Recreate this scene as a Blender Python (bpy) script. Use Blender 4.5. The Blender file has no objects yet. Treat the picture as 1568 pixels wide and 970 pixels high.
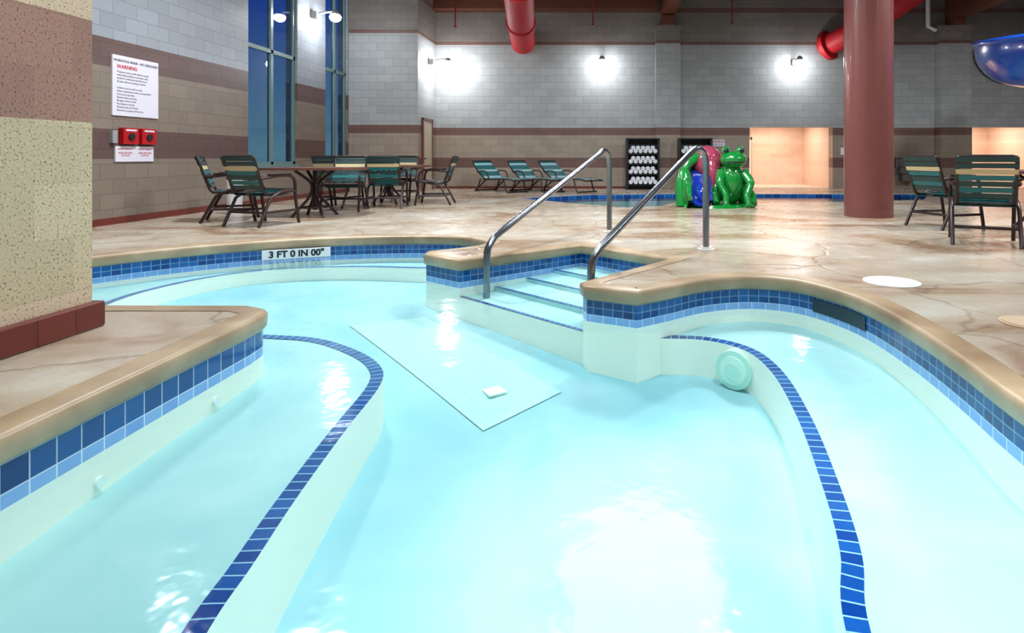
import bpy, math, random
from mathutils import Vector, Matrix, Euler
from mathutils.geometry import tessellate_polygon
random.seed(4)
scene=bpy.context.scene
F=900.0; CX=925.0; HY=240.0; H=0.9; IW=1568.0; IH=970.5
WZ=-0.2
# ---------- survey helpers : turn measured sight lines into plan positions ----------
def G(px,py,z=0.0):
    Y=F*(H-z)/(py-HY); return ((px-CX)*Y/F, Y)
def U(px,py,D):
    hw=H-WZ
    Y=F*hw/(py-HY); X=(px-CX)*Y/F; s=math.hypot(X,Y)
    r=math.asin(math.sin(math.atan(s/hw))/1.33); R=s+D*math.tan(r)
    return (X*R/s, Y*R/s)
def ZD(x,y,D):
    hw=H-WZ; R=max(math.hypot(x,y),0.6); lo,hi=0.01,R
    for _ in range(30):
        s=(lo+hi)/2; r=math.asin(math.sin(math.atan(s/hw))/1.33)
        if s+D*math.tan(r)>R: hi=s
        else: lo=s
    return WZ-(R-s)*hw/s
# ---------- materials ----------
def new_mat(name):
    m=bpy.data.materials.new(name); m.use_nodes=True
    nt=m.node_tree; b=nt.nodes['Principled BSDF']; return m,nt,b
def srgb(r,g,b):
    f=lambda c:(c/255/12.92 if c/255<=.04045 else ((c/255+.055)/1.055)**2.4)
    return (f(r),f(g),f(b),1)
def simple(name,col,rough=.5,metal=0,noise=.0,emit=None,es=0,spec=None,coat=0,nscale=8):
    m,nt,b=new_mat(name)
    b.inputs['Base Color'].default_value=col
    b.inputs['Roughness'].default_value=rough; b.inputs['Metallic'].default_value=metal
    if coat: b.inputs['Coat Weight'].default_value=coat
    n=nt.nodes.new('ShaderNodeTexNoise'); n.inputs['Scale'].default_value=nscale; n.inputs['Detail'].default_value=4
    tc=nt.nodes.new('ShaderNodeTexCoord'); nt.links.new(tc.outputs['Object'],n.inputs['Vector'])
    mx=nt.nodes.new('ShaderNodeMixRGB'); mx.blend_type='MULTIPLY'; mx.inputs[0].default_value=max(noise,.04)
    mx.inputs[1].default_value=col
    nt.links.new(n.outputs['Fac'],mx.inputs[2]); nt.links.new(mx.outputs[0],b.inputs['Base Color'])
    if emit:
        b.inputs['Emission Color'].default_value=emit; b.inputs['Emission Strength'].default_value=es
    return m
def N(nt,t,**k):
    n=nt.nodes.new(t)
    for a,v in k.items(): setattr(n,a,v)
    return n
def wall_mat(name,axis,stripes,bw=.4,bh=.2,rough=.45,speck=0,mortar=.62,off=0,zoff=0,aggr=False):
    m,nt,b=new_mat(name); L=nt.links.new
    g=N(nt,'ShaderNodeNewGeometry'); sp=N(nt,'ShaderNodeSeparateXYZ'); L(g.outputs['Position'],sp.inputs[0])
    cb=N(nt,'ShaderNodeCombineXYZ')
    if axis=='XY':
        ad=N(nt,'ShaderNodeMath',operation='ADD'); L(sp.outputs[0],ad.inputs[0]); L(sp.outputs[1],ad.inputs[1]); src=ad.outputs[0]
    else: src=sp.outputs[{'X':0,'Y':1}[axis]]
    a1=N(nt,'ShaderNodeMath',operation='ADD'); a1.inputs[1].default_value=off+40; L(src,a1.inputs[0])
    a2=N(nt,'ShaderNodeMath',operation='ADD'); a2.inputs[1].default_value=zoff; L(sp.outputs[2],a2.inputs[0])
    L(a1.outputs[0],cb.inputs[0]); L(a2.outputs[0],cb.inputs[1])
    br=N(nt,'ShaderNodeTexBrick'); br.inputs['Scale'].default_value=1; br.inputs['Brick Width'].default_value=bw
    br.inputs['Row Height'].default_value=bh; br.inputs['Mortar Size'].default_value=.006 if bh<.25 else .005; br.inputs['Mortar Smooth'].default_value=.3
    br.inputs['Color1'].default_value=(1,1,1,1); br.inputs['Color2'].default_value=(.85,.85,.85,1); br.inputs['Mortar'].default_value=(mortar,mortar,mortar,1)
    L(cb.outputs[0],br.inputs['Vector'])
    dv=N(nt,'ShaderNodeMath',operation='DIVIDE'); dv.inputs[1].default_value=6; L(sp.outputs[2],dv.inputs[0])
    cr=N(nt,'ShaderNodeValToRGB'); cr.color_ramp.interpolation='CONSTANT'; el=cr.color_ramp.elements
    while len(el)>1: el.remove(el[-1])
    el[0].position=0; el[0].color=stripes[0][1]
    for z,c in stripes[1:]:
        e=el.new(z/6); e.color=c
    L(dv.outputs[0],cr.inputs[0])
    mx=N(nt,'ShaderNodeMixRGB',blend_type='MULTIPLY'); mx.inputs[0].default_value=1; L(cr.outputs[0],mx.inputs[1]); L(br.outputs['Color'],mx.inputs[2])
    no=N(nt,'ShaderNodeTexNoise'); no.inputs['Scale'].default_value=90; no.inputs['Detail'].default_value=3
    L(g.outputs['Position'],no.inputs['Vector'])
    rp=N(nt,'ShaderNodeValToRGB'); rp.color_ramp.elements[0].position=.3; rp.color_ramp.elements[1].position=.7
    k=.8 if not aggr else .3
    rp.color_ramp.elements[0].color=(k,k,k,1); rp.color_ramp.elements[1].color=(1.1,1.1,1.1,1) 
    if aggr:
        rp.color_ramp.elements[0].position=.34; rp.color_ramp.elements[1].position=.43
        e=rp.color_ramp.elements.new(.6); e.color=(1.0,1.0,1.0,1); e=rp.color_ramp.elements.new(.68); e.color=(1.5,1.45,1.4,1)
    L(no.outputs['Fac'],rp.inputs[0])
    m2=N(nt,'ShaderNodeMixRGB',blend_type='MULTIPLY'); m2.inputs[0].default_value=1; L(mx.outputs[0],m2.inputs[1]); L(rp.outputs[0],m2.inputs[2])
    L(m2.outputs[0],b.inputs['Base Color']); b.inputs['Roughness'].default_value=rough
    bp=N(nt,'ShaderNodeBump'); bp.inputs['Strength'].default_value=.4; bp.inputs['Distance'].default_value=.01
    L(m2.outputs[0],bp.inputs['Height']); L(bp.outputs[0],b.inputs['Normal'])
    return m
TAN=srgb(162,146,130); BRN=srgb(116,84,76); GRY=srgb(168,170,170); RED=srgb(112,48,40); GR2=srgb(130,122,116)
m_back=wall_mat('block_wall_back','X',[(0,TAN),(.58,BRN),(.85,TAN),(1.50,BRN),(1.71,GRY),(4.04,BRN),(4.14,GR2),(4.95,BRN),(5.1,GR2)],rough=.5)
m_left=wall_mat('block_wall_left','Y',[(0,srgb(136,122,110)),(.85,srgb(100,78,74)),(1.25,srgb(136,122,110)),(2.08,srgb(100,78,74)),(2.46,srgb(152,158,166))],rough=.35)
m_pil=wall_mat('block_pillar','XY',[(0,srgb(206,186,158)),(.21,srgb(200,184,152)),(1.055,srgb(160,120,106)),(1.60,srgb(215,190,160))],bw=.42,bh=.279,rough=.6,mortar=.85,off=.03,zoff=.069+.0,aggr=True)
m_alc=wall_mat('alcove_plaster','X',[(0,srgb(240,214,196)),(1.3,srgb(245,224,210))],rough=.6,mortar=.95)
m_redtile=wall_mat('red_base_tile','XY',[(0,RED),(1,RED)],bw=.2,bh=.5,rough=.3,mortar=.5,zoff=.2)
def deck_mat():
    m,nt,b=new_mat('stamped_concrete'); L=nt.links.new
    g=N(nt,'ShaderNodeNewGeometry')
    mp=N(nt,'ShaderNodeMapping'); mp.inputs['Rotation'].default_value=(0,0,.5); mp.inputs['Scale'].default_value=(.8,1.5,1); L(g.outputs['Position'],mp.inputs[0])
    n1=N(nt,'ShaderNodeTexNoise'); n1.inputs['Scale'].default_value=.75; n1.inputs['Detail'].default_value=7; n1.inputs['Roughness'].default_value=.56; n1.inputs['Distortion'].default_value=1.0
    L(mp.outputs[0],n1.inputs['Vector'])
    c1=N(nt,'ShaderNodeValToRGB'); e=c1.color_ramp.elements
    e[0].position=.28; e[0].color=srgb(122,92,72); e[1].position=.68; e[1].color=srgb(196,190,178)
    x=e.new(.39); x.color=srgb(156,130,106); x=e.new(.47); x.color=srgb(176,160,140); x=e.new(.56); x.color=srgb(184,170,152)
    L(n1.outputs['Fac'],c1.inputs[0])
    v=N(nt,'ShaderNodeTexVoronoi',feature='DISTANCE_TO_EDGE'); v.inputs['Scale'].default_value=.9
    n2=N(nt,'ShaderNodeTexNoise'); n2.inputs['Scale'].default_value=1.6; n2.inputs['Detail'].default_value=5; L(g.outputs['Position'],n2.inputs['Vector'])
    mxv=N(nt,'ShaderNodeMixRGB',blend_type='ADD'); mxv.inputs[0].default_value=.55; L(g.outputs['Position'],mxv.inputs[1]); L(n2.outputs['Color'],mxv.inputs[2])
    L(mxv.outputs[0],v.inputs['Vector'])
    rv=N(nt,'ShaderNodeValToRGB'); rv.color_ramp.elements[0].color=(.42,.36,.3,1); rv.color_ramp.elements[1].position=.02; rv.color_ramp.elements[1].color=(1,1,1,1)
    L(v.outputs['Distance'],rv.inputs[0])
    m1=N(nt,'ShaderNodeMixRGB',blend_type='MULTIPLY'); m1.inputs[0].default_value=.5; L(c1.outputs[0],m1.inputs[1]); L(rv.outputs[0],m1.inputs[2])
    L(m1.outputs[0],b.inputs['Base Color'])
    n3=N(nt,'ShaderNodeTexNoise'); n3.inputs['Scale'].default_value=5; n3.inputs['Detail'].default_value=6; L(g.outputs['Position'],n3.inputs['Vector'])
    mr=N(nt,'ShaderNodeMapRange'); mr.inputs[3].default_value=.08; mr.inputs[4].default_value=.4; L(n3.outputs['Fac'],mr.inputs[0]); L(mr.outputs[0],b.inputs['Roughness'])
    bp=N(nt,'ShaderNodeBump'); bp.inputs['Strength'].default_value=.3; bp.inputs['Distance'].default_value=.02
    ad=N(nt,'ShaderNodeMath',operation='ADD'); L(n3.outputs['Fac'],ad.inputs[0]); L(rv.outputs[0],ad.inputs[1]); L(ad.outputs[0],bp.inputs['Height']); L(bp.outputs[0],b.inputs['Normal'])
    return m
m_deck=deck_mat()
def coping_mat():
    m,nt,b=new_mat('coping_concrete'); L=nt.links.new
    g=N(nt,'ShaderNodeNewGeometry'); n=N(nt,'ShaderNodeTexNoise'); n.inputs['Scale'].default_value=2.5; n.inputs['Detail'].default_value=7; L(g.outputs['Position'],n.inputs['Vector'])
    c=N(nt,'ShaderNodeValToRGB'); e=c.color_ramp.elements; e[0].position=.3; e[0].color=srgb(138,112,84); e[1].position=.7; e[1].color=srgb(188,164,132)
    L(n.outputs['Fac'],c.inputs[0]); L(c.outputs[0],b.inputs['Base Color']); b.inputs['Roughness'].default_value=.35
    return m
m_cop=coping_mat()
def tile_mat(name,c1,c2,w,h,grout,voff=0,rough=.12):
    m,nt,b=new_mat(name); L=nt.links.new
    uv=N(nt,'ShaderNodeUVMap'); mp=N(nt,'ShaderNodeMapping'); mp.inputs['Location'].default_value=(50,voff,0); L(uv.outputs[0],mp.inputs[0])
    br=N(nt,'ShaderNodeTexBrick',offset=0.0); br.inputs['Scale'].default_value=1; br.inputs['Brick Width'].default_value=w; br.inputs['Row Height'].default_value=h
    br.inputs['Mortar Size'].default_value=.003; br.inputs['Mortar Smooth'].default_value=.1; br.inputs['Color1'].default_value=c1; br.inputs['Color2'].default_value=c2; br.inputs['Mortar'].default_value=grout
    L(mp.outputs[0],br.inputs['Vector']); L(br.outputs['Color'],b.inputs['Base Color']); b.inputs['Roughness'].default_value=rough
    return m
DB=srgb(8,52,116); DB2=srgb(22,88,156)
m_tileL=tile_mat('dark_blue_tile_large',DB,DB2,.1,.1,srgb(170,190,210),voff=2.0)
m_tile2=tile_mat('dark_blue_tile_small',DB,DB2,.075,.05,srgb(100,150,190),voff=2.0)
m_tileU=tile_mat('waterline_row_blue',srgb(132,166,226),srgb(150,184,234),.1,.1,srgb(225,235,248),voff=2.0)  # lighter blue row just below the waterline
m_strip=tile_mat('bench_edge_tile',srgb(6,56,134),srgb(20,82,160),.055,.5,srgb(150,200,225),voff=.25)
def plaster(name,c1,c2,rough=.6,e=0):
    m,nt,b=new_mat(name); L=nt.links.new
    g=N(nt,'ShaderNodeNewGeometry'); n=N(nt,'ShaderNodeTexNoise'); n.inputs['Scale'].default_value=1.3; n.inputs['Detail'].default_value=6; n.inputs['Distortion'].default_value=.6; L(g.outputs['Position'],n.inputs['Vector'])
    c=N(nt,'ShaderNodeValToRGB'); el=c.color_ramp.elements; el[0].position=.35; el[0].color=c1; el[1].position=.65; el[1].color=c2
    L(n.outputs['Fac'],c.inputs[0]); L(c.outputs[0],b.inputs['Base Color']); b.inputs['Roughness'].default_value=rough
    return m
m_floorP=plaster('pool_plaster_floor',srgb(142,200,212),srgb(168,214,222))
m_bench=plaster('pool_plaster_bench',srgb(156,208,212),srgb(178,222,222))
m_riser_lit=plaster('pool_plaster_riser_lit',srgb(254,252,236),srgb(255,252,240))  # same plaster as the floor; underwater lighting painted in as a whiter base
def water_mat(tint=(.95,.99,.985,1)):
    m=bpy.data.materials.new('water'); m.use_nodes=True; nt=m.node_tree; nt.nodes.clear(); L=nt.links.new
    o=N(nt,'ShaderNodeOutputMaterial'); mx=N(nt,'ShaderNodeMixShader'); tr=N(nt,'ShaderNodeBsdfTransparent'); gl=N(nt,'ShaderNodeBsdfGlossy'); fr=N(nt,'ShaderNodeFresnel')
    tr.inputs[0].default_value=tint; gl.inputs['Roughness'].default_value=.1; fr.inputs['IOR'].default_value=1.25
    g=N(nt,'ShaderNodeNewGeometry'); n=N(nt,'ShaderNodeTexNoise'); n.inputs['Scale'].default_value=5; n.inputs['Detail'].default_value=3; L(g.outputs['Position'],n.inputs['Vector'])
    bp=N(nt,'ShaderNodeBump'); bp.inputs['Strength'].default_value=.12; bp.inputs['Distance'].default_value=.04; L(n.outputs['Fac'],bp.inputs['Height'])
    L(bp.outputs[0],gl.inputs['Normal']); L(bp.outputs[0],fr.inputs['Normal'])
    L(fr.outputs[0],mx.inputs[0]); L(tr.outputs[0],mx.inputs[1]); L(gl.outputs[0],mx.inputs[2]); L(mx.outputs[0],o.inputs[0])
    return m
m_water=water_mat()
def glass_mat():
    m=bpy.data.materials.new('window_glass'); m.use_nodes=True; nt=m.node_tree; nt.nodes.clear(); L=nt.links.new
    o=N(nt,'ShaderNodeOutputMaterial'); mx=N(nt,'ShaderNodeMixShader'); tr=N(nt,'ShaderNodeBsdfTransparent'); gl=N(nt,'ShaderNodeBsdfGlossy'); fr=N(nt,'ShaderNodeFresnel')
    tr.inputs[0].default_value=(.8,.9,.95,1); gl.inputs['Roughness'].default_value=.02; fr.inputs[0].default_value=1.5
    L(fr.outputs[0],mx.inputs[0]); L(tr.outputs[0],mx.inputs[1]); L(gl.outputs[0],mx.inputs[2]); L(mx.outputs[0],o.inputs[0]); return m
m_glass=glass_mat()
m_frameg=simple('window_frame_green',srgb(108,134,134),.35)
m_brown=simple('chair_frame_brown',srgb(46,28,28),.35,.2)
m_teal=simple('strap_teal',srgb(10,100,104),.4)
m_dkgreen=simple('strap_dark_green',srgb(10,54,54),.4)
m_cream=simple('strap_cream',srgb(196,178,136),.45)
m_ltblue=simple('strap_pale_blue',srgb(150,195,200),.45)
m_tabletop=simple('table_laminate',srgb(104,66,54),.3)
m_steel=simple('stainless_steel',srgb(140,146,154),.25,1.0)
m_white=simple('white_paint',srgb(232,232,232),.5)
m_black=simple('black_metal',srgb(22,22,26),.4)
m_towel=simple('white_towel',srgb(228,230,236),.9,noise=.2)
m_redp=simple('red_plastic',srgb(180,14,26),.25,coat=.5)
m_redslide=simple('red_fibreglass',srgb(184,18,32),.6)
m_blueslide=simple('blue_fibreglass',srgb(24,84,206),.2,coat=.7)
m_column=simple('column_paint',srgb(118,68,64),.3,noise=.08,coat=.2)
m_timber=simple('timber_brown',srgb(110,58,40),.5,noise=.3)
m_ceil=simple('ceiling_dark',srgb(70,52,46),.8,noise=.2)
m_green=simple('green_fibreglass',srgb(20,130,52),.15,coat=.8)
m_navy=simple('navy_fibreglass',srgb(20,50,150),.15,coat=.8)
m_pink=simple('magenta_fibreglass',srgb(156,60,84),.2,coat=.7)
m_lamp=simple('lamp_lens',(1,1,1,1),.4,emit=(.93,.97,1,1),es=230)
m_filllens=simple('fill_lens',(1,1,1,1),.4,emit=(.93,.97,1,1),es=5)  # lens of the added ceiling fill lamps
m_lightcase=simple('lamp_housing',srgb(150,150,150),.4)
m_pipe=simple('red_pipe',srgb(130,40,34),.4)
m_door=simple('door_tan',srgb(196,184,160),.45)
m_lid=simple('skimmer_lid_white',srgb(228,226,220),.5)
m_lid2=simple('skimmer_lid_tan',srgb(196,170,140),.5)
m_ink=simple('sign_ink',srgb(70,60,80),.6)
m_redink=simple('sign_red_ink',srgb(190,20,30),.6)
m_sign=simple('sign_white',srgb(222,218,230),.4)
m_aqua=simple('light_ring_aqua',srgb(206,242,226),.3)
m_aqua2=simple('light_lens_aqua',srgb(228,252,238),.3)
m_ivory=simple('pool_fitting_white',srgb(240,252,246),.4)
m_skim=simple('skimmer_mouth_shade',srgb(18,44,58),.3)
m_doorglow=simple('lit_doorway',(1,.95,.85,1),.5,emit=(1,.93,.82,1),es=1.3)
# ---------- mesh builder ----------
class MB:
    def __init__(s): s.v=[];s.f=[];s.m=[];s.sm=[];s.uv=[]
    def add(s,vs,fs,mi=0,sm=False,uvs=None):
        o=len(s.v); s.v+= [tuple(x) for x in vs]
        for k,f in enumerate(fs):
            s.f.append([i+o for i in f]); s.m.append(mi); s.sm.append(sm); s.uv.append(uvs[k] if uvs else None)
    def box(s,c,d,mi=0,rot=None):
        vs=[]
        for x in(-.5,.5):
            for y in(-.5,.5):
                for z in(-.5,.5):
                    p=Vector((x*d[0],y*d[1],z*d[2]))
                    if rot: p=rot@p
                    vs.append(p+Vector(c))
        s.add(vs,[(0,1,3,2),(4,6,7,5),(0,4,5,1),(2,3,7,6),(0,2,6,4),(1,5,7,3)],mi)
    def bb(s,a,b,mi=0):
        s.box([(a[i]+b[i])/2 for i in range(3)],[abs(b[i]-a[i]) for i in range(3)],mi)
    def tube(s,pts,r,mi=0,seg=8,caps=True):
        pts=[Vector(p) for p in pts]; n=len(pts); rr=r if isinstance(r,(list,tuple)) else [r]*n
        t0=(pts[1]-pts[0]).normalized(); up=Vector((0,0,1)) if abs(t0.z)<.9 else Vector((1,0,0))
        nrm=(up-t0*up.dot(t0)).normalized(); vs=[]
        for i in range(n):
            t=(pts[min(i+1,n-1)]-pts[max(i-1,0)]).normalized()
            nrm=(nrm-t*nrm.dot(t)).normalized(); bn=t.cross(nrm)
            for k in range(seg):
                a=2*math.pi*k/seg; vs.append(pts[i]+(nrm*math.cos(a)+bn*math.sin(a))*rr[i])
        fs=[(i*seg+k,i*seg+(k+1)%seg,(i+1)*seg+(k+1)%seg,(i+1)*seg+k) for i in range(n-1) for k in range(seg)]
        s.add(vs,fs,mi,True)
        if caps: s.add(vs[:seg],[tuple(range(seg))[::-1]],mi); s.add(vs[-seg:],[tuple(range(seg))],mi)
    def cyl(s,p0,p1,r,mi=0,seg=24,r2=None): s.tube([p0,p1],[r,r if r2 is None else r2],mi,seg)
    def ell(s,c,r,mi=0,nu=20,nv=12,rot=None,top=None):
        vs=[];fs=[]
        for j in range(nv+1):
            th=math.pi*j/nv
            for i in range(nu):
                ph=2*math.pi*i/nu; p=Vector((r[0]*math.sin(th)*math.cos(ph),r[1]*math.sin(th)*math.sin(ph),r[2]*math.cos(th)))
                if rot: p=rot@p
                vs.append(p+Vector(c))
        for j in range(nv):
            for i in range(nu): fs.append((j*nu+i,(j+1)*nu+i,(j+1)*nu+(i+1)%nu,j*nu+(i+1)%nu))
        s.add(vs,fs,mi,True)
    def build(s,name,mats,loc=(0,0,0),rz=0,scale=1,bevel=0,parent=None):
        me=bpy.data.meshes.new(name); me.from_pydata(s.v,[],s.f)
        for m in mats: me.materials.append(m)
        for i,p in enumerate(me.polygons): p.material_index=s.m[i]; p.use_smooth=s.sm[i]
        if any(u is not None for u in s.uv):
            l=me.uv_layers.new(name='UVMap')
            for i,p in enumerate(me.polygons):
                if s.uv[i] is None: continue
                for k,li in enumerate(p.loop_indices): l.data[li].uv=s.uv[i][k]
        me.update(); ob=bpy.data.objects.new(name,me); scene.collection.objects.link(ob)
        ob.location=loc; ob.rotation_euler=(0,0,rz); ob.scale=(scale,)*3
        if bevel:
            b=ob.modifiers.new('bevel','BEVEL'); b.width=bevel; b.segments=3; b.limit_method='ANGLE'
        if parent: ob.parent=parent
        return ob
def tess_up(polys):
    flat=[p for q in polys for p in q]; out=[]
    for t in tessellate_polygon(polys):
        a,b,c=[flat[i] for i in t]
        out.append(t if (b.x-a.x)*(c.y-a.y)-(b.y-a.y)*(c.x-a.x)>0 else t[::-1])
    return out
def catmull(pts,n=8):
    if len(pts)==2: return [Vector(pts[0]),Vector(pts[1])]
    P=[Vector(p) for p in pts]; P=[P[0]*2-P[1]]+P+[P[-1]*2-P[-2]]; out=[]
    for i in range(1,len(P)-2):
        for k in range(n):
            t=k/n; a,b,c,d=P[i-1:i+3]
            out.append(.5*((2*b)+(c-a)*t+(2*a-5*b+4*c-d)*t*t+(3*b-a-3*c+d)*t**3))
    out.append(P[-2]); return out
# ---------- hot tub outline ----------
secs=[[(-1.93,.3),(-1.95,1.2),(-1.955,2.2),(-1.955,3.25)],[(-1.955,3.25),(-1.99,3.43),(-2.15,3.53)],[(-2.15,3.53),(-4.2,3.55)],
[(-4.2,3.55),(-4.7,3.75),(-4.95,4.2),(-4.88,4.8),(-4.6,5.3),(-4.2,5.8),(-3.7,6.2),(-3.08,6.5),(-2.41,6.65),(-1.81,6.65),(-1.45,6.5)],
[(-1.45,6.5),(-1.22,6.2),(-1.3,5.88),(-1.66,5.58)],[(-1.66,5.58),(-1.64,5.42)],[(-1.64,5.42),(-1.26,5.12)],[(-1.26,5.12),(-.23,6.05)],[(-.23,6.05),(.62,5.2)],
[(.62,5.2),(-.15,4.2)],[(-.15,4.2),(-.12,4.1)],[(-.12,4.1),(.22,3.93)],
[(.22,3.93),(.45,4.1),(.745,4.33),(1.10,4.43),(1.41,4.30),(1.59,3.97),(1.66,3.6),(1.66,3.1),(1.62,2.66),(1.56,2.2),(1.5,1.4),(1.42,.3)]]
P=[];secidx=[]
for i,sc in enumerate(secs):
    c=catmull([(a,b,0) for a,b in sc],8); secidx.append(len(P)); P+=c[:-1]
P.append(Vector((1.42,.3,0)))
def offset(poly,d):
    n=len(poly);o=[]
    for i in range(n):
        a,b,c=poly[i-1],poly[i],poly[(i+1)%n]
        d1=(b-a).normalized(); d2=(c-b).normalized()
        n1=Vector((-d1.y,d1.x,0)); n2=Vector((-d2.y,d2.x,0)); m=(n1+n2)
        if m.length<.01: m=n1
        m.normalize(); k=1/max(m.dot(n1),.5); o.append(b+m*d*k)
    return o
n=len(P)
# coping
prof=[(.12,.003),(.004,.004),(-.012,-.001),(-.022,-.012),(-.024,-.03),(-.02,-.08),(-.008,-.096),(.01,-.102)]
cp=MB(); rings=[[Vector((q.x,q.y,z)) for q in offset(P,o)] for o,z in prof]
vs=[v for r in rings for v in r]
cp.add(vs,[(j*n+i,j*n+(i+1)%n,(j+1)*n+(i+1)%n,(j+1)*n+i) for j in range(len(prof)-1) for i in range(n)],0,True)
cp.build('pool_coping',[m_cop])
# basin
bs=MB(); u=0
for i in range(n):
    a,b=P[i],P[(i+1)%n]; L=(b-a).length
    left = i<secidx[3] or i==n-1
    for (z0,z1,mi) in ((-.1,-.2,0 if left else 1),(-.2,-.25,2),(-.25,None,3)):
        za=z1 if z1 is not None else -1.0; zb=za
        bs.add([(a.x,a.y,z0),(b.x,b.y,z0),(b.x,b.y,zb),(a.x,a.y,za)],[(0,1,2,3)],mi,False,[[(u,z0),(u+L,z0),(u+L,zb),(u,za)]])
    u+=L
# floor
gx,gy=50,50; vs=[]
for j in range(gy+1):
    for i in range(gx+1):
        x=-5.3+7.3*i/gx; y=.1+6.9*j/gy; vs.append((x,y,ZD(x,y,1.1)))
bs.add(vs,[(j*(gx+1)+i,j*(gx+1)+i+1,(j+1)*(gx+1)+i+1,(j+1)*(gx+1)+i) for j in range(gy) for i in range(gx)],4,True)
# bench strips
far=[(-1.5,6.45)]+[U(x,y,.5) for x,y in((655,411),(560,409),(460,411),(380,417),(300,429),(220,447),(165,465))]
lft=[(-3.95,4.5),(-3.6,4.28),(-3.0,4.12)]+[U(x,y,.5) for x,y in((395,516),(480,522),(540,541),(573,564),(572,592),(520,658),(440,765),(370,868),(300,968))]+[(-1.08,1.2),(-1.05,.3)]
SL=catmull([(a,b,0) for a,b in far+lft],8)
rgt=[(.36,4.09)]+[U(x,y,.5) for x,y in((1080,520),(1145,536),(1190,571),(1232,642),(1274,750),(1303,850),(1314,968))]+[(.66,1.1),(.6,.3)]
SR=catmull([(a,b,0) for a,b in rgt],8)
def stripmesh(S,side,w=.07):
    m=len(S); off=[]
    for i in range(m):
        d=(S[min(i+1,m-1)]-S[max(i-1,0)]).normalized(); nn=Vector((-d.y,d.x,0))*side; off.append(S[i]+nn*w/2); 
    inn=[S[i]*2-off[i] for i in range(m)]
    uu=0
    for i in range(m-1):
        L=(S[i+1]-S[i]).length
        a,b,c,d=off[i],off[i+1],inn[i+1],inn[i]
        q=[Vector((p.x,p.y,ZD(p.x,p.y,.5)+.004)) for p in(a,b,c,d)]
        bs.add(q,[(0,1,2,3)],5,False,[[(uu,0),(uu+L,0),(uu+L,.07),(uu,.07)]])
        zc=ZD(c.x,c.y,1.1)-.03; zd=ZD(d.x,d.y,1.1)-.03
        bs.add([q[3],q[2],(c.x,c.y,zc),(d.x,d.y,zd)],[(0,1,2,3)],3,True)
        uu+=L
def benchfill(wall,S):
    poly=[Vector(p) for p in wall]+[Vector(p) for p in reversed(S)]
    bs.add([(p.x,p.y,ZD(p.x,p.y,.5)) for p in poly],tess_up([poly]),6,False)
i4e=secidx[4]
wl=list(reversed(P[0:i4e+1]))
stripmesh(SL,-1)
benchfill(wl,SL)
wr=P[secidx[12]+8:]
stripmesh(SR,1); benchfill(wr,SR)
# steps
M1,B1,B2,M2=[Vector((a,b,0)) for a,b in((-1.26,5.12),(-.23,6.05),(.62,5.2),(-.15,4.2))]
Ds=[.5,.38,.26,.13]
for k in range(4):
    t0,t1=k/4,(k+1)/4
    a=M1.lerp(B1,t0);b=M2.lerp(B2,t0);c=M2.lerp(B2,t1);d=M1.lerp(B1,t1)
    D=Ds[k]; Dl=1.1 if k==0 else Ds[k-1]
    z=lambda p,D:ZD(p.x,p.y,D)
    bs.add([(a.x,a.y,z(a,D)),(b.x,b.y,z(b,D)),(c.x,c.y,z(c,D)),(d.x,d.y,z(d,D))],[(0,1,2,3)],6)
    bs.add([(a.x,a.y,z(a,D)),(b.x,b.y,z(b,D)),(b.x,b.y,z(b,Dl)-.02),(a.x,a.y,z(a,Dl)-.02)],[(0,1,2,3)],6 if k else 3)
    w=.035/1.3
    a2=M1.lerp(B1,t0+w);b2=M2.lerp(B2,t0+w)
    L=(b-a).length
    bs.add([(a.x,a.y,z(a,D)+.004),(b.x,b.y,z(b,D)+.004),(b2.x,b2.y,z(b2,D)+.004),(a2.x,a2.y,z(a2,D)+.004)],[(0,1,2,3)],5,False,[[(0,0),(L,0),(L,.07),(0,.07)]])
# skimmer mouth: flat dark panel on the right wall paints its shaded opening
for i in range(n-1):
    a,b=P[i],P[i+1]
    if a.x>1.45 and 3.72<a.y<4.2:
        d=(b-a).normalized(); nn=Vector((d.y,-d.x,0))*.006; a2=a+nn; b2=b+nn
        bs.add([(a2.x,a2.y,-.112),(b2.x,b2.y,-.112),(b2.x,b2.y,-.205),(a2.x,a2.y,-.205)],[(0,1,2,3)],7)
# jet fittings
for yy,zz in((2.27,-.36),(2.95,-.33)):
    bs.cyl((-1.955,yy,zz),(-1.94,yy,zz),.022,8,16)
bs.build('hot_tub_basin',[m_tileL,m_tile2,m_tileU,m_riser_lit,m_floorP,m_strip,m_bench,m_skim,m_ivory])
# water
wm=MB(); wm.add([(p.x,p.y,WZ) for p in P],tess_up([P]),0); wm.build('hot_tub_water',[m_water])
# drain panel on floor
dp=MB(); q=[U(*c,1.1) for c in((740,662),(860,602),(650,487),(535,500))]
def bil(a,b):
    p=Vector(q[0]).lerp(Vector(q[1]),a); r=Vector(q[3]).lerp(Vector(q[2]),a); return p.lerp(r,b)
Nn=12; vs=[]
for j in range(Nn*2+1):
    for i in range(Nn+1):
        p=bil(i/Nn,j/(Nn*2)); vs.append((p.x,p.y,ZD(p.x,p.y,1.1)+.006))
uvs=[];fs=[]
for j in range(Nn*2):
    for i in range(Nn):
        fs.append((j*(Nn+1)+i,j*(Nn+1)+i+1,(j+1)*(Nn+1)+i+1,(j+1)*(Nn+1)+i)); uvs.append([(i*.06,j*.06),((i+1)*.06,j*.06),((i+1)*.06,(j+1)*.06),(i*.06,(j+1)*.06)])
dp.add(vs,fs,0,True,uvs)
m_pan=tile_mat('pale_floor_tile',srgb(174,222,218),srgb(180,224,220),.06,.06,srgb(162,212,212),rough=.6)
c=U(757,603,1.1); dp.box((c[0],c[1],ZD(c[0],c[1],1.1)+.012),(.12,.12,.012),1,Matrix.Rotation(.6,3,'Z'))
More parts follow.
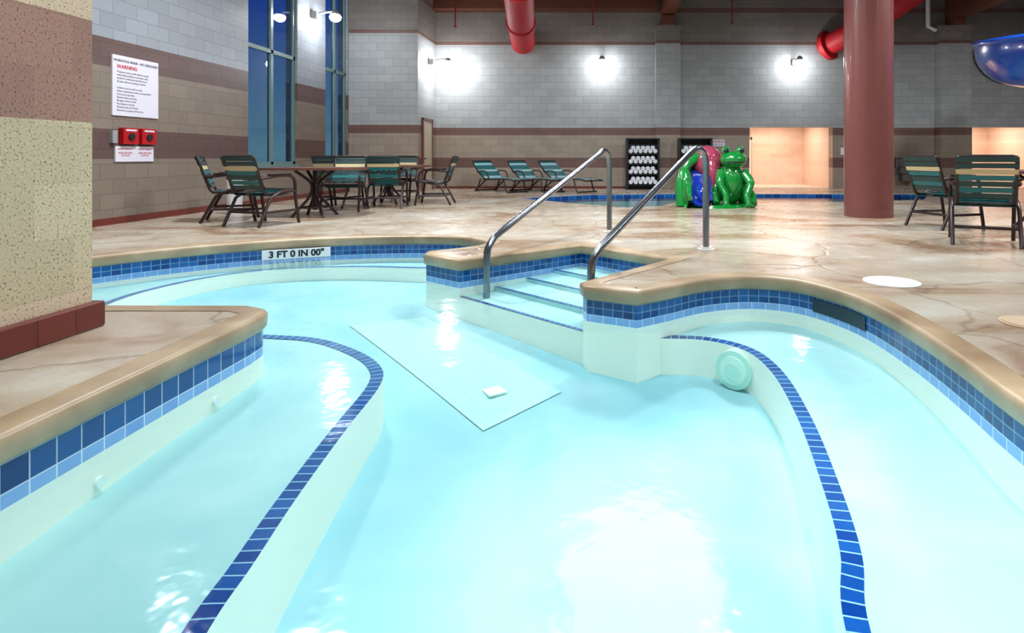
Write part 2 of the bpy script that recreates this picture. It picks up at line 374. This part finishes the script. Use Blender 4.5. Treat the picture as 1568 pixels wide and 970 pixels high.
dp.build('pool_main_drain',[m_pan,m_ivory])
# pool light in riser
pl=MB(); d=Vector((-.6,-.8,0)).normalized()
c=Vector((.85,3.83,-.49))
pl.cyl(c-d*.10,c+d*.02,.125,0,28); pl.cyl(c+d*.02,c+d*.035,.09,1,28); pl.cyl(c+d*.035,c+d*.045,.05,0,24)
pl.build('pool_light',[m_aqua,m_aqua2])
# depth marker
dmk=bpy.data.objects.new('depth_marker',None); scene.collection.objects.link(dmk)
p0=Vector((-3.62,6.225,0)); p1=Vector((-3.02,6.49,0)); dr=(p1-p0).normalized(); nr=Vector((dr.y,-dr.x,0))
mb=MB()
mid=(p0+p1)/2+nr*.035
ang=math.atan2(dr.y,dr.x)
mb.box((mid.x,mid.y,-.145),((p1-p0).length,.02,.1),0,Matrix.Rotation(ang,3,'Z')); mb.build('marker_tiles',[m_white],parent=dmk)
def text(body,loc,rot,size,mat,parent,name,al='CENTER',fat=.0015):
    cu=bpy.data.curves.new(name,'FONT'); cu.body=body; cu.size=size; cu.align_x=al; cu.align_y='CENTER'; cu.extrude=.0008; cu.offset=fat*size/.1
    cu.materials.append(mat); o=bpy.data.objects.new(name,cu); scene.collection.objects.link(o); o.location=loc; o.rotation_euler=rot; o.parent=parent; return o
tp=mid+nr*.012
text('3 FT 0 IN 00"',(tp.x,tp.y,-.145),(math.pi/2,0,ang),.095,m_black,dmk,'marker_text',fat=.004)
# ---------- far pool ----------
P2=[Vector((*G(x,y),0)) for x,y in((800,304),(900,299),(1030,297.5),(1200,297.5),(1420,298.5),(1415,306),(1290,310),(1180,307),(1040,309),(1010,316),(960,318),(880,312))]
def area(p): return sum(p[i-1].x*p[i].y-p[i].x*p[i-1].y for i in range(len(p)))
if area(P2)>0: P2.reverse()
fp=MB(); u=0
for i in range(len(P2)):
    a,b=P2[i],P2[(i+1)%len(P2)]; L=(b-a).length
    fp.add([(a.x,a.y,0),(b.x,b.y,0),(b.x,b.y,-.16),(a.x,a.y,-.16)],[(0,1,2,3)],0,False,[[(u,0),(u+L,0),(u+L,-.16),(u,-.16)]])
    fp.add([(a.x,a.y,-.16),(b.x,b.y,-.16),(b.x,b.y,-.5),(a.x,a.y,-.5)],[(0,1,2,3)],1); u+=L
fp.add([(p.x,p.y,-.3) for p in P2],tess_up([P2]),1)
m_tile3=tile_mat('lap_pool_tile',DB,DB2,.2,.16,srgb(120,170,210),voff=1.6)
fp.build('activity_pool_basin',[m_tile3,m_bench])
fw=MB(); fw.add([(p.x,p.y,-.06) for p in P2],tess_up([P2]),0); fw.build('activity_pool_water',[m_water])
# ---------- deck ----------
XL,XR,YN,YB=-6.52,13.0,-3.0,16.6; ZC=5.8
outer=[Vector(p) for p in((XL,YN,0),(XR,YN,0),(XR,YB,0),(XL,YB,0))]
hp=offset(P,.04); polys=[outer,hp,P2]; flat=[p for q in polys for p in q]
fl=MB(); fl.add([(p.x,p.y,0) for p in flat],tess_up(polys),0)
fo=fl.build('floor',[m_deck])
# ---------- walls ----------
def wall_cells(name,axis,fixed,thick,a0,a1,z1,holes,mat):
    A=sorted({a0,a1,*[h[0] for h in holes],*[h[1] for h in holes]}); Z=sorted({0,z1,*[h[2] for h in holes],*[h[3] for h in holes]})
    mb=MB()
    for i in range(len(A)-1):
        for j in range(len(Z)-1):
            ca,cz=(A[i]+A[i+1])/2,(Z[j]+Z[j+1])/2
            if any(h[0]<ca<h[1] and h[2]<cz<h[3] for h in holes): continue
            if axis=='X': mb.bb((A[i],fixed,Z[j]),(A[i+1],fixed+thick,Z[j+1]))
            else: mb.bb((fixed,A[i],Z[j]),(fixed+thick,A[i+1],Z[j+1]))
    return mb.build(name,[mat])
sb=F/YB
o1=((1148-CX)/sb,(1275-CX)/sb,0,.9+45/sb); o2=((1480-CX)/sb,(1600-CX)/sb,0,.9+45/sb)
wall_cells('wall_back','X',YB,.3,XL,XR,ZC,[o1,o2],m_back)
w1=(10.77,12.5,.72,5.2); w2=(13.75,14.95,.72,5.2)
wall_cells('wall_left','Y',XL,-.25,YN,YB,ZC,[w1,w2],m_left)
wall_cells('wall_right','Y',XR,.2,YN,YB,ZC,[],m_left)
wall_cells('wall_front','X',YN,-.2,XL,XR,ZC,[],m_back)
mb=MB(); mb.bb((XL,15.0,0),(-4.75,YB,ZC)); mb.build('wall_corner',[m_back])
mb=MB(); mb.bb((XL-.2,YN-.2,ZC),(XR+.2,YB+.3,ZC+.15)); mb.build('ceiling',[m_ceil])
mb=MB(); mb.bb((XL,YN,0),(XL+.025,15,.09)); mb.build('baseboard_left',[m_redtile])
mb=MB(); mb.bb((-4.75,YB-.02,0),(o1[0],YB,.06)); mb.build('baseboard_back',[m_redtile])
for k,(a,b) in enumerate(((1003,1040),(1433,1480))):
    mb=MB(); x0,x1=(a-CX)/sb,(b-CX)/sb
    mb.bb((x0,YB-.25,0),(x1,YB,4.42)); mb.bb((x0-.04,YB-.3,4.42),(x1+.04,YB,4.55)); mb.build('wall_pilaster_%d'%(k+1),[m_back])
    mb=MB(); xm=(x0+x1)/2
    mb.bb((xm-.18,-2.9,4.85 if k==0 else 4.75),(xm+.18,YB-.01,ZC)); mb.box((xm,YB-.2,4.68),(.34,.36,.26)); mb.build('ceiling_beam_%d'%(k+1),[m_timber])
mb=MB(); mb.bb((-4.74,YB-.3,5.02),(1.5,YB-.01,5.35)); mb.build('ceiling_beam_3',[m_timber])
for j,y in enumerate((9.6,12.9)):
    mb=MB(); mb.bb((XL,y,5.3),(XR,y+.3,ZC)); mb.build('ceiling_beam_%d'%(4+j),[m_timber])
for k,o in enumerate((o1,o2)):
    mb=MB(); x0,x1,_,zt=o; yb=YB+.3; x1b=x1
    mb.bb((x0-.1,yb+2.2,0),(x1b+.1,yb+2.3,zt+.3)); mb.bb((x0-.1,yb,0),(x0-.02,yb+2.2,zt+.3)); mb.bb((x1b+.02,yb,0),(x1b+.1,yb+2.2,zt+.3)); mb.bb((x0-.1,yb,zt+.2),(x1b+.1,yb+2.3,zt+.3))
    mb.bb((x0-.1,yb,-.05),(x1b+.1,yb+2.3,0))
    mb.build('wall_alcove_%d'%(k+1),[m_alc])
    mb=MB(); xx=x0+.12 if k==0 else x0+.75
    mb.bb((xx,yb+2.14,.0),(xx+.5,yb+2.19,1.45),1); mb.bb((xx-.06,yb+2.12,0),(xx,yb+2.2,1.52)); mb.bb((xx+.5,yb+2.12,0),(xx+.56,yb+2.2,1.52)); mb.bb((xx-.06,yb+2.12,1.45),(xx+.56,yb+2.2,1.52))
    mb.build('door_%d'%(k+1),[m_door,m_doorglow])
    ld=bpy.data.lights.new('alcove_light','AREA'); ld.energy=40; ld.color=(1,.8,.64); ld.shape='RECTANGLE'; ld.size=1.4; ld.size_y=1
    lo=bpy.data.objects.new('alcove_light',ld); scene.collection.objects.link(lo); lo.location=((x0+x1)/2,yb+1.1,zt+.15)
mb=MB(); mb.bb((-4.75,15.35,0),(-4.72,16.1,1.85)); mb.bb((-4.75,15.28,0),(-4.70,15.35,1.92),1); mb.bb((-4.75,16.1,0),(-4.70,16.17,1.92),1); mb.bb((-4.75,15.28,1.85),(-4.70,16.17,1.92),1)
mb.cyl((-4.72,15.45,.85),(-4.67,15.45,.85),.025,2,12); mb.build('door_3',[m_door,m_column,m_steel])
for k,w in enumerate((w1,w2)):
    mb=MB(); y0,y1,z0,z1=w; x0,x1=XL-.13,XL-.05; t=.038
    ym=(y0+y1)/2
    for y in (y0+t,ym,y1-t): mb.bb((x0,y-t,z0),(x1,y+t,z1))
    for z in (z0+t,2.98,z1-t): mb.bb((x0,y0,z-t),(x1,y1,z+t))
    mb.add([(XL-.09,y0,z0),(XL-.09,y1,z0),(XL-.09,y1,z1),(XL-.09,y0,z1)],[(0,1,2,3)],1); mb.bb((XL-.25,y0,z0-.04),(XL+.03,y1,z0+.02),0)
    mb.build('window_%d'%(k+1),[m_frameg,m_glass])
mb=MB(); mb.bb((-3.7,.6,0),(-2.70,3.1,ZC)); mb.build('block_pillar',[m_pil])
mb=MB(); mb.bb((-3.74,.56,0),(-2.655,3.135,.135)); mb.build('baseboard_pillar',[m_redtile],bevel=.012)
mb=MB(); mb.cyl((3.98,8.85,0),(3.98,8.85,ZC),.345,0,48); mb.build('round_column',[m_column])
# ---------- slides ----------
mb=MB(); mb.tube(catmull([(-1.2,7.6,4.95),(-1.45,10,4.62),(-1.75,12,4.4),(-2.05,14.5,4.22),(-2.3,16.7,4.12)],6),.33,0,28)
for t,(x,y,z) in enumerate(((-1.75,12,4.4),(-2.05,14.5,4.22))): mb.tube([(x,y-.04,z),(x-.005,y+.04,z-.005)],.37,0,28)
for (x,y,z) in((-1.75,12,4.4),): mb.cyl((x,y,z+.3),(x,y,ZC),.03,1,8)
mb.build('red_tube_slide',[m_redslide,m_black])
mb=MB(); mb.tube(catmull([(6.25,16.7,4.0),(6.7,15.9,4.25),(7.4,15.2,4.7),(8.2,14.6,5.3),(8.8,14.2,5.75)],6),.3,0,28)
mb.tube([(6.28,16.6,4.02),(6.35,16.5,4.05)],.42,0,28)
mb.build('red_tube_slide',[m_redslide])
# blue flume
mb=MB(); path=catmull([(9.2,12.5,3.15),(7.9,11.2,3.0),(7.12,9.8,2.72),(7.5,8.5,2.57),(8.7,7.9,2.5),(10.2,8.3,2.4)],8); R=.68
for rr,fl in((R,1),(R-.04,-1)):
    vs=[];seg=16
    for i,p in enumerate(path):
        d=(path[min(i+1,len(path)-1)]-path[max(i-1,0)]); d.z=0; d.normalize(); s=Vector((-d.y,d.x,0))
        for k in range(seg+1):
            a=math.pi*(-.05+1.1*k/seg); vs.append(p+s*math.cos(a)*rr-Vector((0,0,1))*math.sin(a)*rr)
    mb.add(vs,[(i*(seg+1)+k,i*(seg+1)+k+1,(i+1)*(seg+1)+k+1,(i+1)*(seg+1)+k) for i in range(len(path)-1) for k in range(seg)],0,True)
    ends=(vs[0::seg+1],vs[seg::seg+1])
    if fl==1:
        for e in ends: mb.tube(e,.05,0,10)
for i in (10,22,32):
    p=path[i]; d=(path[i+1]-path[i-1]); d.z=0; d.normalize(); s=Vector((-d.y,d.x,0))
    mb.tube([p+s*math.cos(math.pi*k/16)*(R+.015)-Vector((0,0,1))*math.sin(math.pi*k/16)*(R+.015) for k in range(17)],.035,1,8)
mb.cyl((9.0,7.95,0),(9.0,7.95,1.85),.12,1,20)
mb.build('blue_water_slide',[m_blueslide,m_black])
# ---------- wall lamps (the glowing lens is the light source), added fill lamps ----------
def lamp(x,y,z,dx,dy,rr=.10):
    mb=MB(); d=Vector((dx,dy,0)).normalized()
    mb.box((0,0,.06),(.14,.14,.14),0); mb.tube([(0,0,.08),tuple(d*.25+Vector((0,0,.12)))],.025,0,8)
    mb.tube([tuple(d*.45+Vector((0,0,.17))),tuple(d*.45+Vector((0,0,.13))),tuple(d*.45+Vector((0,0,.06)))],[.04,.07,.09],0,20); mb.tube([tuple(d*.2+Vector((0,0,.12))),tuple(d*.4+Vector((0,0,.13)))],.025,0,8)
    mb.ell(tuple(d*.45+Vector((0,0,0))),(rr,rr,rr*.8),1,16,10)
    mb.build('wall_lamp',[m_lightcase,m_lamp],loc=(x,y,z))
for px,py in((922,100),(1215,100)): lamp((px-CX)/sb,YB-.08,.9+(HY-py)/sb,0,-1)
lamp(-4.67,15.9,3.4,1,0,rr=.13)
lamp(XL+.08,13.1,4.0,1,0,rr=.12)
lamp(XL+.08,8.2,5.15,1,0,rr=.09)
def add_fill(x,y,z,p,size=.3,spot=None,col=(.9,.96,1),tilt=0):  # unseen ceiling lamp added as fill, with a housing around it
    mb=MB(); mb.tube([(0,0,.32),(0,0,.2),(0,0,.02)],[.08,.1,.24],0,24,caps=False); mb.cyl((0,0,.03),(0,0,.05),.2,1,24); mb.cyl((0,0,.3),(0,0,ZC-z),.015,0,8)
    o2_=mb.build('added_fill_lamp',[m_lightcase,m_filllens],loc=(x,y,z))
    l=bpy.data.lights.new('fill_light','SPOT'); l.energy=p; l.spot_size=math.radians(spot or 160); l.spot_blend=.8; l.shadow_soft_size=size; l.color=col
    o=bpy.data.objects.new('fill_light',l); scene.collection.objects.link(o); o.location=(x,y,z-.03); o.rotation_euler=(tilt,0,0)
for x in(-3.6,1.5,6.5):  # rows added to lift the ambient light of the room
    add_fill(x,1.5,5.1,800); add_fill(x,7.3,5.1,1300,spot=158,tilt=.3)
add_fill(-.9,3.2,5.1,520)
add_fill(.55,8.45,5.0,900,1.2)  # added so its reflection lays a soft white glare on the water
add_fill(.55,1.95,4.9,1100,.25,34)  # narrow spot added to brighten a patch of the pool floor
add_fill(10.5,7.3,5.1,1100,spot=158,tilt=.3)
for (px,Yp,zb) in((697,15.5,4.35),(908,15.5,4.4),(1121,15.5,4.45)):
    x=(px-CX)*Yp/F; mb=MB(); mb.cyl((x,Yp,zb),(x,Yp,ZC),.02,0,8); mb.cyl((x,Yp,zb-.05),(x,Yp,zb),.04,0,12); mb.build('sprinkler_pipe',[m_pipe])
mb=MB(); mb.tube([((1418-CX)/sb,YB-.1,ZC),((1418-CX)/sb,YB-.1,4.55),((1430-CX)/sb,YB-.1,4.45)],.06,0,12); mb.build('conduit_pipe',[m_white])
# ---------- signs ----------
def leftsign(name,y0,y1,z0,z1):
    e=bpy.data.objects.new(name,None); scene.collection.objects.link(e)
    mb=MB(); mb.bb((XL,y0,z0),(XL+.02,y1,z1)); mb.build('panel',[m_sign],parent=e); return e
R90=(math.pi/2,0,math.pi/2)
e=leftsign('pool_rules_sign',7.77,8.57,1.45,2.26); ym=8.17
text('WHIRLPOOL RULES - NO LIFEGUARD',(XL+.022,ym,2.19),R90,.046,m_ink,e,'title')
text('WARNING',(XL+.022,7.84,2.11),R90,.07,m_redink,e,'heading','LEFT',fat=.002)
body=['Pregnant women, small children, people','with health problems and people using','alcohol or medication should not use','the spa without consulting a doctor.','','Children must be with an adult.','Water temperature shall not exceed 104 F.','Do not use spa alone.','Shower before entering.','No glass, food or drink.','No diving or running.','Maximum stay 10 minutes.','Maximum occupancy 20 persons.']
for i,t in enumerate(body):
    if t: text(t,(XL+.022,7.84,2.04-i*.043),R90,.034,m_ink,e,'line_%d'%i,'LEFT',fat=-.001)
e=leftsign('emergency_notice_sign',7.82,8.48,.83,1.04)
for k,yy in enumerate((7.98,8.32)):
    text('IN CASE OF EMERGENCY',(XL+.022,yy,1.0),R90,.022,m_redink,e,'t%d'%k,fat=0); text('PUSH BUTTON\nTO STOP',(XL+.022,yy,.93),R90,.034,m_redink,e,'u%d'%k,fat=0)
mb=MB()
for yy in(8.02,8.34):
    mb.bb((XL,yy-.13,1.07),(XL+.07,yy+.13,1.29)); mb.cyl((XL+.07,yy,1.17),(XL+.09,yy,1.17),.05,1,16); mb.bb((XL+.07,yy-.09,1.245),(XL+.075,yy+.09,1.27),2)
mb.build('emergency_shutoff_box',[m_redp,m_black,m_sign],bevel=.008)
mb=MB(); mb.bb((XL,7.74,1.08),(XL+.05,7.82,1.25)); mb.build('light_switch_box',[m_lightcase])
e=bpy.data.objects.new('warning_sign',None); scene.collection.objects.link(e)
xs=(1096-CX)/sb; mb=MB(); mb.bb((xs-.25,YB-.02,1.19),(xs+.25,YB,1.38)); mb.build('panel',[m_sign],parent=e)
text('WARNING',(xs,YB-.022,1.32),(math.pi/2,0,0),.1,m_redink,e,'heading'); text('NO LIFEGUARD ON DUTY',(xs,YB-.022,1.24),(math.pi/2,0,0),.035,m_ink,e,'line')
# ---------- hand rails ----------
def rail(foot,low,zt,name='pool_handrail'):
    f=Vector((*foot,0)); l=Vector((*low,0)); d=(f-l); L=d.length; d.normalize()
    def pt(s,z): q=l+d*s; return Vector((q.x,q.y,z))
    p=[pt(0,-.36),pt(0,.0)]
    p+=catmull([pt(0,.0),pt(.02,.10),pt(.10,.19)],6)[1:]
    ztop=zt
    p+=[pt(.3,.19+(ztop-.02-.19)*(.2/(L-.3))),pt(L-.28,ztop-.05)]
    p+=catmull([pt(L-.28,ztop-.05),pt(L-.15,ztop+.01),pt(L-.04,ztop-.03),pt(L,ztop-.14)],6)[1:]
    p+=[pt(L,.3),pt(L,0)]
    mb=MB(); mb.tube(p,.031,0,16); mb.cyl((f.x,f.y,0),(f.x,f.y,.02),.08,1,24); mb.cyl((f.x,f.y,.02),(f.x,f.y,.035),.055,1,24)
    mb.build(name,[m_steel,m_lid])
rail(G(933,357),(-1.02,5.1),.96)
rail(G(1081,384),(-.1,4.52),.965)
mb=MB(); x,y=G(1365,433); mb.cyl((x,y,0),(x,y,.008),.19,0,40); mb.cyl((x,y,.008),(x,y,.011),.16,0,40); mb.build('skimmer_lid',[m_lid])
mb=MB(); x,y=G(1572,496); mb.cyl((x,y,0),(x,y,.008),.13,0,40); mb.cyl((x,y,.008),(x,y,.012),.11,0,40); mb.build('skimmer_lid',[m_lid2])
# ---------- chairs ----------
def chair(x,y,rz):
    mb=MB(); r=.02
    for s in(-1,1):
        X=s*.29
        mb.tube([(X,.30,0),(X,.24,.35)]+catmull([(X,.24,.35),(X,.23,.56),(X,.16,.64),(X,.0,.65),(X,-.2,.63),(X*.93,-.3,.62)],4)[1:],r,0)
        mb.tube([(X,-.34,0),(X,-.16,.36),(X,.0,.44),(X,.23,.44)],r,0)
        mb.tube(catmull([(s*.25,.26,.45),(s*.25,.0,.42),(s*.25,-.2,.42),(s*.25,-.27,.56),(s*.25,-.37,.86),(s*.22,-.385,.90)],5),r,0)
        mb.box((X,-.02,.665),(.05,.34,.02),0)
        mb.tube([(X,.27,.18),(X,-.25,.18)],r*.8,0)
    mb.tube([(-.22,-.385,.9),(.22,-.385,.9)],r,0); mb.tube([(-.25,.26,.45),(.25,.26,.45)],r,0); mb.tube([(-.29,-.25,.18),(.29,-.25,.18)],r*.8,0); mb.tube([(-.29,.23,.44),(.29,.23,.44)],r*.8,0)
    for i in range(7):
        yy=.225-i*.068; zz=.458-.03*math.sin(math.pi*(i+.5)/7)*1-.012*i/3
        mb.box((0,yy,zz),(.53,.06,.008),1 if i%2 else 3); mb.box((0,yy,zz-.03),(.53,.05,.008),1 if i%2 else 3)
    cols=[3,1,3,1,2,3,3]
    for i in range(7):
        t=i/6; zz=.5+t*.37; yy=-.235-.15*t; 
        mb.box((0,yy+.012,zz),(.53,.006,.054),cols[i],Matrix.Rotation(.35,3,'X'))
        mb.box((0,yy-.016,zz),(.53,.006,.054),cols[i],Matrix.Rotation(.35,3,'X'))
    mb.build('patio_chair',[m_brown,m_teal,m_cream,m_dkgreen],loc=(x,y,0),rz=rz)
def table(x,y,w,d,rz=0):
    mb=MB(); 
    vs=[];seg=40
    for z in(.70,.735):
        for k in range(seg):
            a=2*math.pi*k/seg; cx=abs(math.cos(a))**.45*math.copysign(1,math.cos(a)); sx=abs(math.sin(a))**.45*math.copysign(1,math.sin(a)); vs.append((cx*w/2,sx*d/2,z))
    mb.add(vs,[tuple(range(seg))[::-1],tuple(range(seg,2*seg))],0); mb.add(vs,[(k,(k+1)%seg,seg+(k+1)%seg,seg+k) for k in range(seg)],0)
    mb.cyl((0,0,.1),(0,0,.7),.035,1,16)
    for a in range(4):
        c,s=math.cos(a*math.pi/2+.78),math.sin(a*math.pi/2+.78)
        mb.tube(catmull([(c*.33,s*.33,.0),(c*.25,s*.25,.1),(c*.08,s*.08,.3),(c*.06,s*.06,.5),(c*.3,s*.25,.69)],5),.022,1)
    mb.tube([(math.cos(k*math.pi/12)*.2,math.sin(k*math.pi/12)*.2,.14) for k in range(25)],.012,1)
    mb.build('patio_table',[m_tabletop,m_brown],loc=(x,y,0),rz=rz)
table(-4.35,8.85,1.45,.85)
chair(-4.52,7.8,-.3); chair(-5.25,8.3,-1.1); chair(-4.3,9.75,math.pi+.15)
table(-4.1,11.2,1.5,.85)
chair(-3.85,10.45,.15); chair(-3.2,11.1,math.pi/2+.1); chair(-4.75,10.55,-.2); chair(-4.2,12.1,math.pi)
table(5.25,7.0,1.2,.9)
chair(3.97,6.15,-.5); chair(4.35,7.5,-1.3)
mb=MB(); mb.tube([(0,0,0),(0,0,.6)],[.1,.12],0,24); mb.tube([(0,0,.6),(0,0,.64)],[.13,.13],0,24); mb.build('waste_bin',[m_white],loc=(-5.75,9.15,0))
def lounger(x,y,rz):
    mb=MB(); r=.018
    for s in(-1,1):
        X=s*.31
        mb.tube(catmull([(X,1.15,.30),(X,.9,.34),(X,.2,.32),(X,-.1,.32)],4),r,0); mb.tube(catmull([(X*.95,-.05,.33),(X*.95,-.35,.53),(X*.95,-.58,.78)],4),r,0)
        mb.tube(catmull([(X,.95,.0),(X,.85,.05),(X,.75,.33)],4),r,0); mb.tube([(X,-.35,0),(X,-.2,.33)],r,0); mb.tube([(X,-.45,0),(X,.05,.32)],r,0)
        mb.tube(catmull([(X,.15,.33),(X,.05,.5),(X,-.15,.53),(X,-.35,.5)],4),r,0)
        mb.tube([(X,-.45,.02),(X,-.3,.02)],r,0)
    mb.tube([(-.3,1.15,.30),(.3,1.15,.30)],r,0); mb.tube([(-.29,-.58,.78),(.29,-.58,.78)],r,0); mb.tube([(-.31,.95,.02),(.31,.95,.02)],r,0); mb.tube([(-.31,-.45,.02),(.31,-.45,.02)],r,0)
    for i in range(13):
        yy=1.1-i*.092; mb.box((0,yy,.345),(.62,.07,.008),[1,2][i%3==0])
    for i in range(8):
        t=i/7; mb.box((0,-.1-.46*t,.37+.38*t),(.6,.07,.008),[2,1,1][i%3],Matrix.Rotation(-.7,3,'X'))
    mb.build('lounge_chair',[m_brown,m_teal,m_ltblue],loc=(x,y,0),rz=rz)
for px in(758,812,860): 
    lounger((px-CX)*15.3/F,15.3,-2.3)
def rack(x,w=.86):
    mb=MB(); hh=1.4; d=.35
    for sx in(-1,1): mb.bb((sx*w/2-.03,-d/2,0),(sx*w/2+.03,d/2,hh))
    mb.bb((-w/2,d/2-.02,0),(w/2,d/2,hh))
    for z in(.12,.40,.68,.96,1.37): mb.bb((-w/2,-d/2,z),(w/2,d/2,z+.03))
    for z in(.15,.43,.71,.99):
        for row in range(2):
            nn=6-row
            for i in range(nn):
                xx=-w/2+.1+(i+.5*row)*(w-.2)/5; mb.cyl((xx,-d/2-.02,z+.058+row*.09),(xx,d/2-.05,z+.058+row*.09),.058,1,12)
    mb.build('towel_rack',[m_black,m_towel],loc=(x,YB-.3-.18,0))
rack((984-CX)*16.1/F); rack((1064-CX)*16.1/F)
xf=(1385-CX)/sb; mb=MB(); mb.bb((xf-.26,YB-.34,.42),(xf+.26,YB-.05,.6)); mb.bb((xf-.18,YB-.26,.2),(xf+.18,YB-.01,.42)); mb.bb((xf-.26,YB-.05,.42),(xf+.26,YB-.01,.85)); mb.cyl((xf-.1,YB-.2,.6),(xf-.1,YB-.2,.66),.02); mb.build('drinking_fountain',[m_steel],bevel=.02)
mb=MB(); xq=(1291-CX)/sb; mb.bb((xq-.07,YB-.03,.95),(xq+.07,YB,1.15)); mb.build('wall_phone_box',[m_white],bevel=.008)
# ---------- frog play slide ----------
mb=MB()
mb.tube([(0,0,0),(0,0,.05)],[.62,.58],0,32)
path=catmull([(-.26,.32,.80),(-.27,.1,.66),(-.28,-.2,.32),(-.3,-.46,.10),(-.31,-.6,.07)],6)
vs=[];sg=8
for p in path:
    for k in range(sg+1):
        a=math.pi*k/sg; vs.append((p.x-math.cos(a)*.17,p.y,p.z+.1-math.sin(a)*.13))
mb.add(vs,[(i*(sg+1)+k,i*(sg+1)+k+1,(i+1)*(sg+1)+k+1,(i+1)*(sg+1)+k) for i in range(len(path)-1) for k in range(sg)],1,True)
for s,mt in((-1,0),(1,1)):
    mb.tube([(p.x+s*.18,p.y,p.z+.11) for p in path],.045,mt,10)
    ws=[];m_=len(path)
    for p in path: ws+= [(p.x+s*.2,p.y,p.z+.1),(p.x+s*.24,p.y,0.0)]
    mb.add(ws,[(2*i,2*i+1,2*i+3,2*i+2) for i in range(m_-1)],mt,True)
mb.ell((-.5,.05,.3),(.16,.34,.42),0); mb.ell((-.47,.2,.62),(.12,.22,.26),0)
mb.tube(catmull([(-.6,-.2,0),(-.6,-.1,.4),(-.48,-.02,.72),(-.25,.1,.9)],6),.085,0,14)
mb.add([(-.46,-.2,0),(-.1,-.2,0),(-.1,-.2,.35),(-.46,-.2,.35)],[(0,1,2,3)],1)
mb.ell((-.22,-.25,.2),(.17,.25,.24),1)
mb.ell((-.06,.2,.79),(.29,.27,.32),2); mb.ell((-.02,.05,.5),(.16,.2,.4),2)
mb.ell((.34,.08,.42),(.25,.34,.42),0,rot=Matrix.Rotation(.15,3,'X'))
mb.ell((.36,-.08,.84),(.24,.25,.16),0)
for s in(-1,1):
    mb.ell((.36+s*.13,-.1,1.0),(.08,.08,.085),0); mb.ell((.36+s*.14,-.165,1.01),(.045,.03,.045),3)
    mb.tube(catmull([(.34+s*.2,-.1,.62),(.36+s*.27,-.26,.42),(.36+s*.19,-.36,.22),(.36+s*.2,-.42,.05)],5),[.08]*6+[.06]*10,0,12)
    for k in(-1,0,1): mb.tube([(.36+s*.2,-.4,.05),(.36+s*.2+k*.07,-.52,.03)],[.035,.025],0,8)
    mb.ell((.34+s*.25,.1,.26),(.13,.3,.25),0,rot=Matrix.Rotation(s*.2,3,'Z'))
    mb.tube(catmull([(.34+s*.28,.25,.3),(.34+s*.34,-.1,.22),(.34+s*.33,-.3,.05)],5),.075,0,12)
mb.tube([(.2,-.3,.8),(.36,-.335,.79),(.52,-.3,.8)],.012,3,8)
mb.build('frog_play_slide',[m_green,m_navy,m_pink,m_black],loc=(1.98,10.75,0),rz=.0)
# ---------- world / camera ----------
w=bpy.data.worlds.new('night_sky'); scene.world=w; w.use_nodes=True; nt=w.node_tree
bg=nt.nodes['Background']; tc=nt.nodes.new('ShaderNodeTexCoord'); sp=nt.nodes.new('ShaderNodeSeparateXYZ'); cr=nt.nodes.new('ShaderNodeValToRGB')
nt.links.new(tc.outputs['Generated'],sp.inputs[0]); nt.links.new(sp.outputs[2],cr.inputs[0])
e=cr.color_ramp.elements; e[0].position=0; e[0].color=srgb(84,126,146); e[1].position=.26; e[1].color=srgb(16,52,150)
x=e.new(.1); x.color=srgb(50,98,142)
nt.links.new(cr.outputs[0],bg.inputs[0]); bg.inputs[1].default_value=.9
cd=bpy.data.cameras.new('camera'); co=bpy.data.objects.new('camera',cd); scene.collection.objects.link(co); scene.camera=co
co.location=(0,0,H); co.rotation_euler=(math.pi/2,0,0); cd.sensor_width=36; cd.sensor_fit='HORIZONTAL'; cd.lens=F/IW*36
cd.shift_x=(IW/2-CX)/IW; cd.shift_y=-(IH/2-HY)/IW; cd.clip_start=.05
scene.view_settings.view_transform='Standard'; scene.view_settings.exposure=0
